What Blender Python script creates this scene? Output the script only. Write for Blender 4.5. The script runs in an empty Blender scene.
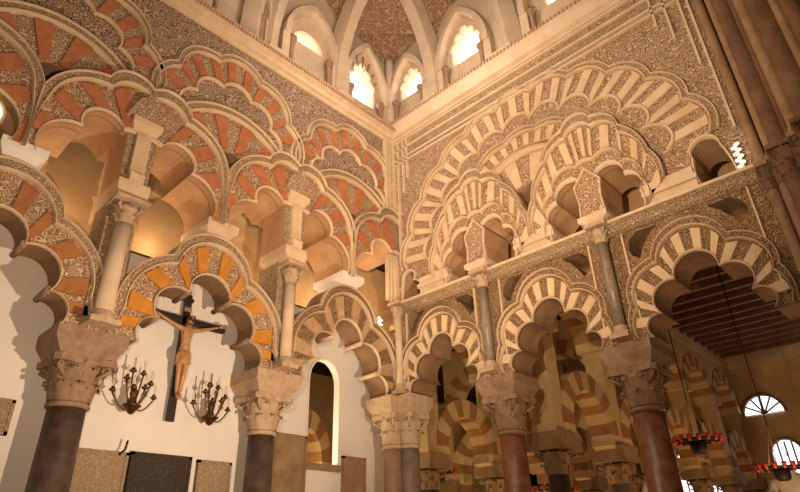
import bpy, math, random
from mathutils import Vector, Matrix
from mathutils.geometry import delaunay_2d_cdt
random.seed(7)
PI = math.pi
COL = bpy.context.scene.collection
sc = bpy.context.scene

# ------------------------------------------------------------------ materials
def nt(name):
    m = bpy.data.materials.new(name); m.use_nodes = True
    n = m.node_tree.nodes; l = m.node_tree.links
    return m, n, l, n['Principled BSDF']

def stone(name, c1, c2, scale=3.0, rough=.8, bump=.25, spec=.3, fine=30):
    m, n, l, b = nt(name)
    tc = n.new('ShaderNodeTexCoord')
    no = n.new('ShaderNodeTexNoise'); no.inputs['Scale'].default_value = scale
    no.inputs['Detail'].default_value = 6; no.inputs['Roughness'].default_value = .62
    l.new(tc.outputs['Object'], no.inputs['Vector'])
    cr = n.new('ShaderNodeValToRGB'); cr.color_ramp.elements[0].position = .32; cr.color_ramp.elements[1].position = .68
    cr.color_ramp.elements[0].color = (*c1, 1); cr.color_ramp.elements[1].color = (*c2, 1)
    l.new(no.outputs['Fac'], cr.inputs['Fac']); l.new(cr.outputs['Color'], b.inputs['Base Color'])
    n2 = n.new('ShaderNodeTexNoise'); n2.inputs['Scale'].default_value = fine; n2.inputs['Detail'].default_value = 4
    l.new(tc.outputs['Object'], n2.inputs['Vector'])
    bp = n.new('ShaderNodeBump'); bp.inputs['Strength'].default_value = bump; bp.inputs['Distance'].default_value = .02
    l.new(n2.outputs['Fac'], bp.inputs['Height']); l.new(bp.outputs['Normal'], b.inputs['Normal'])
    b.inputs['Roughness'].default_value = rough; b.inputs['Specular IOR Level'].default_value = spec
    return m

def carved(name, light, ground, cell=15.0, dist=.03, rings=17.0, bump=1.0, warp=.35):
    """deep-cut plaster arabesque: scrolling rings in distorted cells over a stained ground"""
    m, n, l, b = nt(name)
    tc = n.new('ShaderNodeTexCoord')
    no = n.new('ShaderNodeTexNoise'); no.inputs['Scale'].default_value = cell*.55; no.inputs['Detail'].default_value = 2
    l.new(tc.outputs['Object'], no.inputs['Vector'])
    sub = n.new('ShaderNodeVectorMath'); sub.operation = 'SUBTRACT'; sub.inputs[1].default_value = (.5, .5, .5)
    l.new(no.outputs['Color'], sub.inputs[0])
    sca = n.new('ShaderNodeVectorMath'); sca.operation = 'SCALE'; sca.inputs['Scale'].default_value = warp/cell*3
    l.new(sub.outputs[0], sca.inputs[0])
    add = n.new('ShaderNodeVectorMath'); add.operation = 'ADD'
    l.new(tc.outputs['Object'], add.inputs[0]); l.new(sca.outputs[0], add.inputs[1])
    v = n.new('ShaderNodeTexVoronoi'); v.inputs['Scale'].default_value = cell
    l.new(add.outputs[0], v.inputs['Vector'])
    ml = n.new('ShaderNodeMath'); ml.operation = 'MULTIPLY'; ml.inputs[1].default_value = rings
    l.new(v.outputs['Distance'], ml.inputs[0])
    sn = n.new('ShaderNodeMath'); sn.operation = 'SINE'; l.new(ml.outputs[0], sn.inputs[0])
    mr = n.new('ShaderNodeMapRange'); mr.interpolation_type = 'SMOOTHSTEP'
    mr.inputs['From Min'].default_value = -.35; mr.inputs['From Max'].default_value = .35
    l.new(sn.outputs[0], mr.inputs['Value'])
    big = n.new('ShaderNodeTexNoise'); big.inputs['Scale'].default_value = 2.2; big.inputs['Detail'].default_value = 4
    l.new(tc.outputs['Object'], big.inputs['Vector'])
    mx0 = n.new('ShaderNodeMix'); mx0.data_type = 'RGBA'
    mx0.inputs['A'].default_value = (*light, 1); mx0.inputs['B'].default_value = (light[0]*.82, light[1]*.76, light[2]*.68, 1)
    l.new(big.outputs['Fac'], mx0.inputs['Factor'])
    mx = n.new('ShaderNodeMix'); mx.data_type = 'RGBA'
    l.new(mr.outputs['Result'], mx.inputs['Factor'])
    mx.inputs['A'].default_value = (*ground, 1); l.new(mx0.outputs['Result'], mx.inputs['B'])  # ground colour darkens the cuts, adding to the bump's weak shade
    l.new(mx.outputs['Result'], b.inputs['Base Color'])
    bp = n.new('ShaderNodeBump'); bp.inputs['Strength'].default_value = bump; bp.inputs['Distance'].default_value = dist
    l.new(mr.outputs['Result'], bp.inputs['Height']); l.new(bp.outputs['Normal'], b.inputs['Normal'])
    b.inputs['Roughness'].default_value = .85; b.inputs['Specular IOR Level'].default_value = .2
    return m

def emis(name, c, s):
    m, n, l, b = nt(name)
    b.inputs['Base Color'].default_value = (*c, 1)
    b.inputs['Emission Color'].default_value = (*c, 1); b.inputs['Emission Strength'].default_value = s
    return m

def metal(name, c, rough=.4, met=1.0):
    m, n, l, b = nt(name)
    b.inputs['Base Color'].default_value = (*c, 1); b.inputs['Metallic'].default_value = met; b.inputs['Roughness'].default_value = rough
    no = n.new('ShaderNodeTexNoise'); no.inputs['Scale'].default_value = 25
    mr = n.new('ShaderNodeMapRange'); mr.inputs['To Min'].default_value = rough*.7; mr.inputs['To Max'].default_value = min(1, rough*1.4)
    l.new(no.outputs['Fac'], mr.inputs['Value']); l.new(mr.outputs['Result'], b.inputs['Roughness'])
    return m

M = {}
M['stucco'] = stone('plain cream stucco', (.52,.36,.22), (.66,.49,.32), 3, .85, .2)
M['mould'] = stone('cream stucco moulding', (.54,.39,.25), (.66,.50,.34), 6, .8, .15)
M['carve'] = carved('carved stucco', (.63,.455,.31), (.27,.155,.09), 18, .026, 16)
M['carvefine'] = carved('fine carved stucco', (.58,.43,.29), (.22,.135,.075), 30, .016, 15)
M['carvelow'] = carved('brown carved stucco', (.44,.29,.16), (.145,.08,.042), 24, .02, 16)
M['carvebig'] = carved('large scroll stucco', (.56,.40,.29), (.17,.10,.065), 13, .03, 20)
M['red'] = stone('red brick voussoir', (.33,.11,.048), (.46,.175,.078), 7, .85, .3)
M['orange'] = stone('ochre orange voussoir', (.44,.17,.02), (.56,.24,.04), 7, .85, .25)
M['ochre'] = stone('ochre plaster', (.52,.33,.16), (.64,.43,.23), 2, .9, .15)
M['white']    = stone('white plaster', (.66,.60,.54), (.76,.70,.64), 1.2, .9, .1)
M['ashlar'] = stone('pale ashlar', (.52,.38,.26), (.64,.49,.35), 3, .8, .25)
M['cap'] = stone('capital stone', (.36,.24,.15), (.52,.37,.24), 9, .75, .5)
M['capdark'] = stone('dark capital stone', (.20,.12,.07), (.33,.21,.13), 9, .75, .5)
M['darkmarb'] = stone('dark grey marble', (.045,.027,.018), (.11,.07,.05), 8, .5, .1, .4)
M['pinkmarb'] = stone('pink marble', (.26,.14,.085), (.38,.22,.14), 7, .4, .1, .5)
M['redmarb'] = stone('red brown marble', (.17,.06,.03), (.32,.14,.08), 8, .35, .1, .5)
M['greymarb'] = stone('grey marble', (.16,.115,.085), (.27,.20,.15), 8, .4, .1, .5)
M['wood']     = stone('black stained wood', (.012,.007,.004), (.03,.016,.009), 4, .6, .3)
M['beam'] = stone('brown beam wood', (.14,.07,.035), (.22,.12,.06), 5, .6, .3)
M['pier'] = stone('brown pier stone', (.22,.125,.065), (.34,.20,.11), 4, .8, .4)
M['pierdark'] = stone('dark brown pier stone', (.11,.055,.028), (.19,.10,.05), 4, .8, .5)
M['hall'] = stone('hall plaster', (.44,.30,.14), (.58,.41,.21), 2.5, .9, .2)
M['hallred'] = stone('hall red voussoir', (.26,.12,.045), (.35,.17,.065), 6, .9, .2)
M['halldark'] = stone('hall brown stone', (.20,.12,.06), (.32,.21,.11), 5, .8, .4)
M['tablet']   = carved('inscribed tablet', (.42,.31,.21), (.27,.18,.11), 34, .006, 9, .5)
M['tabdark']  = carved('inscribed slate', (.075,.055,.045), (.04,.03,.024), 34, .006, 9, .4)
M['floor']    = stone('floor marble', (.40,.30,.21), (.52,.41,.31), 1.5, .35, .05, .5)
M['dark']     = stone('dark void plaster', (.05,.035,.025), (.08,.055,.04), 3, .9, .1)  # shade inside the wall gaps put into the colour
M['crosswood']= stone('black cross wood', (.02,.014,.01), (.04,.028,.02), 10, .5, .2)
M['skin']     = stone('painted wood skin', (.36,.17,.065), (.52,.28,.13), 14, .5, .1, .5)
M['hair']     = stone('painted dark hair', (.06,.03,.015), (.1,.05,.025), 20, .6, .5)
M['cloth']    = stone('painted loincloth', (.30,.13,.04), (.50,.30,.13), 16, .6, .3)
M['bronze']   = metal('dark bronze', (.16,.085,.035), .45)
M['iron']     = metal('black iron', (.02,.017,.015), .6, .6)
M['candle']   = stone('wax candle', (.62,.45,.30), (.70,.52,.36), 10, .5, .05)
M['redglass'] = emis('red glass lamp', (.40,.03,.008), .10)
M['glow'] = emis('daylight window pane', (1.0,.965,.92), 3)
M['glow2']    = emis('hall daylight pane', (.85,.85,1.0), 1.6)
M['sky']      = emis('white shell window', (1,.9,.8), 1.1)
M['led'] = emis('led light', (1,.93,.82), 3)
M['statue']   = stone('white marble statue', (.62,.54,.46), (.74,.66,.58), 5, .5, .3)
M['lilac']    = stone('lilac white plaster', (.62,.60,.66), (.72,.70,.76), 2, .9, .1)
M['tan'] = stone('tan voussoir', (.36,.22,.115), (.48,.31,.175), 7, .85, .25)  # darker tone stands in for shade on the window arch
M['umber'] = stone('umber voussoir', (.26,.10,.035), (.38,.16,.06), 7, .85, .25)  # browner tone stands in for dimmer light on the leftmost lower arch
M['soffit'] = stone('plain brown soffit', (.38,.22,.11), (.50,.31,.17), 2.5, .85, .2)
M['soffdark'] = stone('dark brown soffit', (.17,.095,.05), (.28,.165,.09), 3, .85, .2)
M['grey']     = stone('lit grey soffit stone', (.34,.33,.31), (.46,.44,.41), 3, .8, .2)
M['webred']   = carved('carved brown web', (.44,.27,.17), (.27,.15,.085), 7, .04, 14)

# ------------------------------------------------------------------ mesh builder
def W(w, s, z, d):
    """s = metres along a wall from the corner, z = height, d = towards the room"""
    return Vector((-s, -d, z)) if w == 'L' else Vector((-d, -s, z))

class MB:
    def __init__(self): self.v = []; self.f = []; self.sm = []
    def vs(self, pts):
        i = len(self.v); self.v += [Vector(p) for p in pts]; return i
    def face(self, ids, smooth=False): self.f.append(ids); self.sm.append(smooth)
    def box(self, lo, hi, rot=None, c=None):
        x0,y0,z0 = lo; x1,y1,z1 = hi
        P = [Vector(p) for p in ((x0,y0,z0),(x1,y0,z0),(x1,y1,z0),(x0,y1,z0),(x0,y0,z1),(x1,y0,z1),(x1,y1,z1),(x0,y1,z1))]
        if rot: P = [rot @ (p - Vector(c)) + Vector(c) for p in P]
        i = self.vs(P)
        for q in ((0,3,2,1),(4,5,6,7),(0,1,5,4),(1,2,6,5),(2,3,7,6),(3,0,4,7)): self.face([i+k for k in q])
        return self
    def wbox(self, w, s0, s1, z0, z1, d0, d1):
        a = W(w, s0, z0, d0); b = W(w, s1, z1, d1)
        lo = [min(a[k], b[k]) for k in range(3)]; hi = [max(a[k], b[k]) for k in range(3)]
        return self.box(lo, hi)
    def prism(self, fn, poly, d0, d1, holes=()):
        """fn(s,z,d)->point; poly with holes extruded d0..d1"""
        loops = [poly] + list(holes)
        flat = [p for lp in loops for p in lp]
        edges = []; o = 0
        for lp in loops:
            edges += [(o+k, o+(k+1) % len(lp)) for k in range(len(lp))]; o += len(lp)
        cv, _, cf, ov, _, _ = delaunay_2d_cdt([Vector((p[0], p[1])) for p in flat], edges, [], 0, 1e-6)
        def inside(x, y, lp):
            r = False; j = len(lp)-1
            for i in range(len(lp)):
                if (lp[i][1] > y) != (lp[j][1] > y) and x < (lp[j][0]-lp[i][0])*(y-lp[i][1])/(lp[j][1]-lp[i][1])+lp[i][0]: r = not r
                j = i
            return r
        a = self.vs([fn(p[0], p[1], d0) for p in cv]); b = self.vs([fn(p[0], p[1], d1) for p in cv])
        for t in cf:
            x = sum(cv[k][0] for k in t)/len(t); y = sum(cv[k][1] for k in t)/len(t)
            if not inside(x, y, poly) or any(inside(x, y, h) for h in holes): continue
            self.face([a+k for k in t]); self.face([b+k for k in reversed(t)])
        a = self.vs([fn(p[0], p[1], d0) for p in flat]); b = self.vs([fn(p[0], p[1], d1) for p in flat])
        o = 0
        for lp in loops:
            n = len(lp)
            for k in range(n):
                k2 = (k+1) % n
                self.face([a+o+k, a+o+k2, b+o+k2, b+o+k])
            o += n
        return self
    def strip(self, fn, A, B, d0, d1, ch=0.0, closed=False):
        """solid strip between polylines A and B, top chamfered inwards by fraction ch"""
        n = len(A)
        def mix(p, q, t): return (p[0]+(q[0]-p[0])*t, p[1]+(q[1]-p[1])*t)
        rows = []
        for p, q in zip(A, B):
            if ch > 0:
                dm = d1 - (d1-d0)*.45
                rows.append([fn(*p, d0), fn(*p, dm), fn(*mix(p, q, ch), d1), fn(*mix(p, q, 1-ch), d1), fn(*q, dm), fn(*q, d0)])
            else: rows.append([fn(*p, d0), fn(*p, d1), fn(*q, d1), fn(*q, d0)])
        m = len(rows[0]); i = self.vs([v for r in rows for v in r])
        for k in range(n if closed else n-1):
            k2 = (k+1) % n
            for j in range(m):
                j2 = (j+1) % m
                self.face([i+k*m+j, i+k*m+j2, i+k2*m+j2, i+k2*m+j])
        if not closed:
            self.face([i+j for j in range(m)]); self.face([i+(n-1)*m+j for j in reversed(range(m))])
        return self
    def tube(self, pts, r, seg=8, smooth=True, caps=True):
        pts = [Vector(p) for p in pts]; n = len(pts)
        rr = r if isinstance(r, (list, tuple)) else [r]*n
        i0 = len(self.v); up = None
        for k, p in enumerate(pts):
            t = (pts[min(k+1, n-1)] - pts[max(k-1, 0)]).normalized()
            if up is None: up = Vector((0,0,1)) if abs(t.z) < .9 else Vector((1,0,0))
            x = t.cross(up); 
            if x.length < 1e-4: x = t.orthogonal()
            x.normalize(); y = x.cross(t).normalized(); up = y
            for j in range(seg):
                a = 2*PI*j/seg
                self.v.append(p + x*math.cos(a)*rr[k] + y*math.sin(a)*rr[k])
        for k in range(n-1):
            for j in range(seg):
                j2 = (j+1) % seg
                self.face([i0+k*seg+j, i0+k*seg+j2, i0+(k+1)*seg+j2, i0+(k+1)*seg+j], smooth)
        if caps:
            self.face([i0+j for j in reversed(range(seg))]); self.face([i0+(n-1)*seg+j for j in range(seg)])
        return self
    def lathe(self, c, prof, seg=24, smooth=True, a0=0, a1=2*PI, power=None):
        """prof = [(r,z)...]; power squares the section"""
        i0 = len(self.v); m = len(prof)
        for r, z in prof:
            pw = power(z) if power else None
            for j in range(seg):
                a = a0 + (a1-a0)*j/seg; ca, sa = math.cos(a), math.sin(a)
                k = 1.0
                if pw: k = 1/((abs(ca)**pw + abs(sa)**pw)**(1/pw))
                self.v.append(Vector((c[0]+r*k*ca, c[1]+r*k*sa, c[2]+z)))
        for k in range(m-1):
            for j in range(seg):
                j2 = (j+1) % seg
                self.face([i0+k*seg+j, i0+k*seg+j2, i0+(k+1)*seg+j2, i0+(k+1)*seg+j], smooth)
        self.face([i0+j for j in reversed(range(seg))]); self.face([i0+(m-1)*seg+j for j in range(seg)])
        return self
    def build(self, name, mat, parent=None, side=None, w='L'):
        me = bpy.data.meshes.new(name)
        org = parent_origin(parent) if parent else Vector((0,0,0))
        me.from_pydata([tuple(p-org) for p in self.v], [], self.f); me.update()
        me.polygons.foreach_set('use_smooth', self.sm)
        import bmesh
        bm = bmesh.new(); bm.from_mesh(me); bmesh.ops.remove_doubles(bm, verts=bm.verts, dist=1e-5); bmesh.ops.recalc_face_normals(bm, faces=bm.faces); bm.to_mesh(me); bm.free()
        me.materials.append(M[mat] if isinstance(mat, str) else mat)
        if side:
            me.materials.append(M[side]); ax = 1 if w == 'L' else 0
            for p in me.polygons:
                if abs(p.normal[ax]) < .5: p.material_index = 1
        o = bpy.data.objects.new(name, me); COL.objects.link(o)
        if parent: o.parent = parent
        return o

def parent_origin(p):
    v = Vector((0,0,0))
    while p is not None:
        v = v + p.location; p = p.parent
    return v

def tag(o, label=None, cat=None, group=None, kind=None):
    if label: o['label'] = label
    if cat: o['category'] = cat
    if group: o['group'] = group
    if kind: o['kind'] = kind
    return o
def thing(name, loc, label, cat, group=None, kind=None):
    o = bpy.data.objects.new(name, None); COL.objects.link(o); o.location = loc; o.empty_display_size = .1
    return tag(o, label, cat, group, kind)
def struct(o): o['kind'] = 'structure'; return o

# ------------------------------------------------------------------ lobed curves
def arc(p, q, bulge, n, side=1):
    """points on the circle through p and q with the given sagitta; side=+1 bulges to the left of p->q"""
    if abs(bulge) < 1e-4: return [(p[0]+(q[0]-p[0])*k/n, p[1]+(q[1]-p[1])*k/n) for k in range(n+1)]
    px, pz = p; qx, qz = q; mx, mz = (px+qx)/2, (pz+qz)/2
    L = math.hypot(qx-px, qz-pz); h = abs(bulge); R = (L*L/4+h*h)/(2*h)
    nx, nz = -(qz-pz)/L, (qx-px)/L
    s = side*(1 if bulge > 0 else -1)
    cx, cz = mx + nx*s*(h-R), mz + nz*s*(h-R)
    a0 = math.atan2(pz-cz, px-cx); a1 = math.atan2(qz-cz, qx-cx)
    half = 2*math.asin(min(1, L/2/R)); ang = half if h <= R else 2*PI-half
    sgn = -s
    return [(cx+R*math.cos(a0+sgn*ang*k/n), cz+R*math.sin(a0+sgn*ang*k/n)) for k in range(n+1)]

def lobes(pts, bul, n=12):
    out = []
    for k in range(len(pts)-1):
        a = arc(pts[k], pts[k+1], bul[k], n)
        out += a if k == 0 else a[1:]
    return out
def mirror(half, bul, c):
    """half: points from the springing up to (maybe) the centre, x>=0 relative; returns left->right about c"""
    L = [(c-x, z) for x, z in half]
    R = [(c+x, z) for x, z in reversed(half)]
    if abs(half[-1][0]) < 1e-6: R = R[1:]; b = bul + bul[::-1]
    else: b = bul[:-1] + [bul[-1]] + bul[:-1][::-1]
    return L+R, b
def ring(c, z, rx, rz, bulge, nl, a0=0, a1=180):
    pts = []
    for k in range(nl+1):
        a = math.radians(a1 + (a0-a1)*k/nl); pts.append((c+rx*math.cos(a), z+rz*math.sin(a)))
    return pts, [bulge]*nl
def mixl(A, B, t): return [(p[0]+(q[0]-p[0])*t, p[1]+(q[1]-p[1])*t) for p, q in zip(A, B)]

def clean(P):
    out = []
    for p in P:
        if not out or math.hypot(p[0]-out[-1][0], p[1]-out[-1][1]) > 1e-4: out.append(p)
    return out
def clip(A, B, smin, smax):
    """keep the sample range whose both ends lie inside smin..smax"""
    idx = [k for k in range(len(A)) if smin-1e-6 <= A[k][0] <= smax+1e-6]
    return idx

def relief_arch(w, origin_s, z0, name, label, cat, I, E, n, per, d_back, d_front, plain, bg, band, lift=.0, group=None,
                tb=(.80, 1.0), body=True, plain_first=True, smin=-1, smax=99, inner=True, vt=(.08, .74), kinner='mould', mid=None, side='soffit'):
    """lobed arch as one thing: body, alternating voussoirs, carved extrados band, mouldings"""
    fn = lambda s, z, d: W(w, s, z, d)
    loc = W(w, origin_s, z0, 0)
    t = thing(name, loc, label, cat, group)
    N = len(I); f0 = d_front
    idx = clip(I, E, smin, smax)
    a, b = idx[0], idx[-1]
    I = [(min(max(p[0], smin), smax), p[1]) for p in I]; E = [(min(max(p[0], smin), smax), p[1]) for p in E]
    Is, Es = I[a:b+1], E[a:b+1]
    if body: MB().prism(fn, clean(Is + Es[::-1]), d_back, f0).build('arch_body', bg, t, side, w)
    # voussoirs
    seg = 0
    nl = (N-1)//n
    cuts = []
    for k in range(nl):
        m = per[k] if isinstance(per, (list, tuple)) else per
        for j in range(m): cuts.append((k*n + n*j/m, k*n + n*(j+1)/m))
    def at(P, x):
        k = min(int(x), len(P)-2); fr = x-k
        return (P[k][0]+(P[k+1][0]-P[k][0])*fr, P[k][1]+(P[k+1][1]-P[k][1])*fr)
    v0, v1 = mixl(I, E, vt[0]), mixl(I, E, vt[1])
    for ci, (x0, x1) in enumerate(cuts):
        if (ci % 2 == 0) != plain_first: continue
        if x0 < a-.01 or x1 > b+.01: continue
        g = (x1-x0)*.04
        xs = [x0+g+(x1-x0-2*g)*j/4 for j in range(5)]
        A = [at(v0, x) for x in xs]; B = [at(v1, x) for x in xs]
        MB().strip(fn, A, B, f0-.01, f0+.03, .03).build('voussoir', plain, t)
    # band
    A, B = mixl(Is, Es, tb[0]), mixl(Is, Es, tb[1])
    MB().strip(fn, A, B, f0-.01, f0+.045, .06).build('carved_band', band, t)
    th = .035
    m = MB()
    m.strip(fn, mixl(Is, Es, tb[0]-th*.9), mixl(Is, Es, tb[0]+th*.6), f0-.01, f0+.075, .3)
    m.strip(fn, mixl(Is, Es, tb[1]-th*.7), mixl(Is, Es, tb[1]+th*.6), f0-.01, f0+.075, .3)
    m.build('moulding', 'mould', t)
    if inner: MB().strip(fn, mixl(Is, Es, 0), mixl(Is, Es, min(vt[0], .10)), f0-.02, f0+.045, .25).build('inner_moulding', kinner, t)
    if mid: MB().strip(fn, mixl(Is, Es, mid-.02), mixl(Is, Es, mid+.03), f0-.01, f0+.06, .3).build('middle_moulding', 'mould', t)
    return t

# ------------------------------------------------------------------ capitals & columns
def capital_mesh(c, z0, h, r, yaw=0, leaves=8, rows=2):
    """bell, acanthus rows, corner volutes and abacus"""
    m = MB(); x, y = c[0], c[1]
    m.lathe((x, y, z0), [(r*1.0,0),(r*1.02,h*.2),(r*1.08,h*.45),(r*1.25,h*.7),(r*1.5,h*.86)], 20)
    for row in range(rows):
        zb = z0 + h*(.02+.33*row); hh = h*(.42 if row == 0 else .44); rr = r*(1.06+.10*row)
        for k in range(leaves):
            a = yaw + 2*PI*(k+.5*row)/leaves
            ux, uy = math.cos(a), math.sin(a); tx, ty = -uy, ux
            wd = r*.42
            prof = [(0,0,1.0),(r*.06,hh*.35,1.1),(r*.12,hh*.7,1.0),(r*.26,hh*.95,.8),(r*.42,hh*.98,.5),(r*.46,hh*.78,.22)]
            rows_v = []
            for o, zz, ws in prof:
                cx, cy = x+ux*(rr+o), y+uy*(rr+o)
                for sgn, dd in ((-1,-.02),(-.45,r*.05),(0,-.0),(.45,r*.05),(1,-.02)):
                    rows_v.append(Vector((cx+tx*wd*ws*sgn+ux*dd, cy+ty*wd*ws*sgn+uy*dd, zb+zz)))
            i = m.vs(rows_v)
            for q in range(len(prof)-1):
                for j in range(4): m.face([i+q*5+j, i+q*5+j+1, i+(q+1)*5+j+1, i+(q+1)*5+j], True)
    for k in range(4):
        a = yaw + PI/4 + k*PI/2; ux, uy = math.cos(a), math.sin(a); tx, ty = -uy, ux
        cc = Vector((x+ux*r*1.75, y+uy*r*1.75, z0+h*.76)); pts = []
        for j in range(14):
            an = -PI/2 + j*.55; rad = r*.34*(1-j/16)
            pts.append(cc + Vector((ux, uy, 0))*(-math.sin(an)*rad*.9) + Vector((0,0,1))*(math.cos(an)*rad*.9))
        m.tube([Vector((x+ux*r*1.1, y+uy*r*1.1, z0+h*.55))]+pts[::1], [r*.12]+[r*.13*(1-j/20) for j in range(14)], 6)
    for k in range(4):
        a = yaw + k*PI/2
        m.lathe((x+math.cos(a)*r*1.42, y+math.sin(a)*r*1.42, z0+h*.9-.0), [(r*.05,-r*.12),(r*.16,0),(r*.05,r*.12)], 8)
    return m
def abacus_mesh(c, z0, h, half, yaw=0):
    m = MB(); x, y = c; pts = []
    for k in range(4):
        a = yaw + PI/4 + k*PI/2
        for da in (-.10, .10): pts.append((half*1.38*math.cos(a+da), half*1.38*math.sin(a+da)))
        b = a + PI/4; pts.append((half*.86*math.cos(b), half*.86*math.sin(b)))
    m.prism(lambda s, z, d: Vector((x+s, y+z, d)), pts, z0, z0+h)
    return m

def column(w, s, d, r, mshaft, mcap, label, group='main columns under the lower arches', zn=3.06, zc=3.50, imp=True, impz=3.80, name='marble_column', impw=.40, impd=(-.62,.04)):
    p = W(w, s, 0, d)
    t = thing(name, p, label, 'column', group)
    MB().lathe((p.x,p.y,0), [(r*1.7,0),(r*1.7,.12),(r*1.5,.13),(r*1.55,.2),(r*1.25,.24),(r*1.35,.3),(r*1.15,.34)], 24).build('base', 'cap', t)
    MB().lathe((p.x,p.y,0), [(r*1.12,.34),(r*1.1,1.2),(r*1.0,zn-.06)], 28).build('shaft', mshaft, t)
    MB().lathe((p.x,p.y,zn-.06), [(r*1.02,0),(r*1.16,.015),(r*1.16,.045),(r*1.02,.06)], 24).build('astragal', mcap, t)
    capital_mesh((p.x,p.y), zn, zc-zn, r*1.0).build('capital', mcap, t)
    abacus_mesh((p.x,p.y), zc-.07, .07, r*1.62).build('abacus', mcap, t)
    if imp:
        m = MB(); fn = lambda s_, z_, d_: W(w, s_, z_, d_)
        b = r*1.45
        lo = [W(w, s-b, zc, d-b), W(w, s+b, zc, d-b), W(w, s+b, zc, d+b), W(w, s-b, zc, d+b)]
        q = zc + (impz-zc)*.55
        a0, a1 = impd
        mid = [W(w, s-impw, q, a0), W(w, s+impw, q, a0), W(w, s+impw, q, a1), W(w, s-impw, q, a1)]
        top = [W(w, s-impw, impz, a0), W(w, s+impw, impz, a0), W(w, s+impw, impz, a1), W(w, s-impw, impz, a1)]
        i = m.vs(lo+mid+top)
        m.face([i,i+1,i+2,i+3]); m.face([i+11,i+10,i+9,i+8])
        for lv in (0,4):
            for k in range(4): m.face([i+lv+k, i+lv+(k+1)%4, i+lv+4+(k+1)%4, i+lv+4+k])
        m.build('impost_block', mcap, t)
    return t

def colonnette(w, s, z0, z1, zt, r, mat, label, group, d=.12, mc='cap'):
    p = W(w, s, z0, d)
    t = thing('colonnette', p, label, 'column', group)
    m = MB(); m.wbox(w, s-r*1.7, s+r*1.7, z0, z0+.06, d-r*1.6, d+r*1.6)
    m.lathe((p.x,p.y,z0+.06), [(r*1.5,0),(r*1.55,.03),(r*1.2,.05),(r*1.3,.08),(r*1.1,.1)], 16)
    m.build('base', mc, t)
    MB().lathe((p.x,p.y,z0), [(r*1.02,.15),(r*1.0,z1-z0)], 18).build('shaft', mat, t)
    capital_mesh((p.x,p.y), z1, zt-z1-.05, r*1.05, leaves=6).build('capital', mc, t)
    MB().wbox(w, s-r*2.1, s+r*2.1, zt-.05, zt, d-r*2.1, d+r*2.1).build('abacus', mc, t)
    return t

LC = [1.13, 3.5, 5.92]      # bay centres, left wall
LS = [0.0, 2.34, 4.76, 7.15]
RC = [.96, 2.85, 4.76]
RS = [0.0, 1.9, 3.8, 5.7]
fL = lambda s, z, d: W('L', s, z, d)
fR = lambda s, z, d: W('R', s, z, d)

# ================================================================== LEFT WALL
N = 12
# opening outline of an upper arch on the left wall
def subL(c):
    I, b = mirror([(1.06,5.56),(.69,6.12),(.24,6.32)], [.20,.25,.02], c)
    E, be = mirror([(1.2,5.56),(1.2,6.40),(.56,6.98),(0,7.12)], [.0,.13,.17], c)
    # E has 6 lobes, give I a sixth by splitting its flat middle
    I, b = mirror([(1.06,5.56),(.69,6.12),(.24,6.32),(0,6.34)], [.20,.25,.01], c)
    return lobes(I, b, N), lobes(E, be, N)
outer = []
bottom = []
for ci, c in enumerate(LS):
    Ip, _ = subL(c)
    if ci == 0: Ip = [p for p in Ip if p[0] >= 0]; Ip = [(0, Ip[0][1])] + Ip if Ip[0][0] > 0 else Ip
    if ci == 3: pass
    bottom += Ip
poly = bottom + [(8.6,5.56),(8.6,8.95),(0,8.95)]
def tri_hole(c):
    return [(c-.20,6.89),(c+.20,6.89),(c+.17,6.72),(c+.04,6.44),(c-.05,6.44),(c-.17,6.72)]
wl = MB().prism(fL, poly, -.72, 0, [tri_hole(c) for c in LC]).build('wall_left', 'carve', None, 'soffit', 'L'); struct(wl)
for k, c in enumerate(LC):
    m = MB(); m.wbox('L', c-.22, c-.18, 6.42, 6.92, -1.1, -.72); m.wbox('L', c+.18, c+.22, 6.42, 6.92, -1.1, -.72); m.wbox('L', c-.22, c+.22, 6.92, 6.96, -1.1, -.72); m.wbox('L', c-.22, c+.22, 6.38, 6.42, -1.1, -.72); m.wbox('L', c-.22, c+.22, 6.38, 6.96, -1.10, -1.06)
    struct(m.build('trim_%d' % (40+k), 'dark'))  # added box behind each gap, coloured dark to stand in for its shade
# recessed walls behind the arcade
wb = MB(); win = [(.72,2.80),(1.36,2.80)] + [(1.04+.32*math.cos(a), 4.02+.36*math.sin(a)) for a in [PI*k/14 for k in range(15)][::-1]]
win = [(1.36,2.80),(.72,2.80)] + [(1.04-.32*math.cos(PI*k/14), 4.05+.36*math.sin(PI*k/14)) for k in range(15)]
wb.prism(fL, [(-.35,0),(8.6,0),(8.6,5.15),(-.35,5.15)], -.72, -.62, [win])
struct(wb.build('wall_left_white_panel', 'white'))
struct(MB().wbox('L', -1.2, 8.6, 4.9, 9.0, -1.22, -1.1).build('wall_left_upper_recess', 'ochre'))
struct(MB().wbox('R', -1.1, 6.0, 5.30, 9.0, -1.15, -1.05).build('wall_right_upper_recess', 'soffit'))
struct(MB().wbox('R', -.6, 6.0, 5.22, 5.32, -1.15, -.45).build('trim_30', 'soffit'))
struct(MB().wbox('L', -.35, 8.6, 5.13, 5.16, -1.1, -.62).build('trim_1', 'ochre'))

left_desc = {0:'beside the corner', 1:'over the column between crucifix and window', 2:'over the column beside the crucifix', 3:'running out of frame'}
for i, c in enumerate(LS):
    I, E = subL(c)
    relief_arch('L', c, 5.56, 'multilobed_arch',
        ['upper multilobed arch with red voussoirs cut in half by the room corner',
         'upper multilobed red and cream arch over the colonnette between crucifix and arched window',
         'upper multilobed red and cream arch over the wide pilaster beside the crucifix bay',
         'upper multilobed red and cream arch beside the glowing round window'][i], 'arch',
        I, E, N, [3,4,2,2,4,3], -.02, .12, 'red', 'carve', 'carvefine', smin=0.0, smax=8.5, tb=(.82,1.0), group='red upper arches of the left arcade' if 0 else None)
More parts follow.
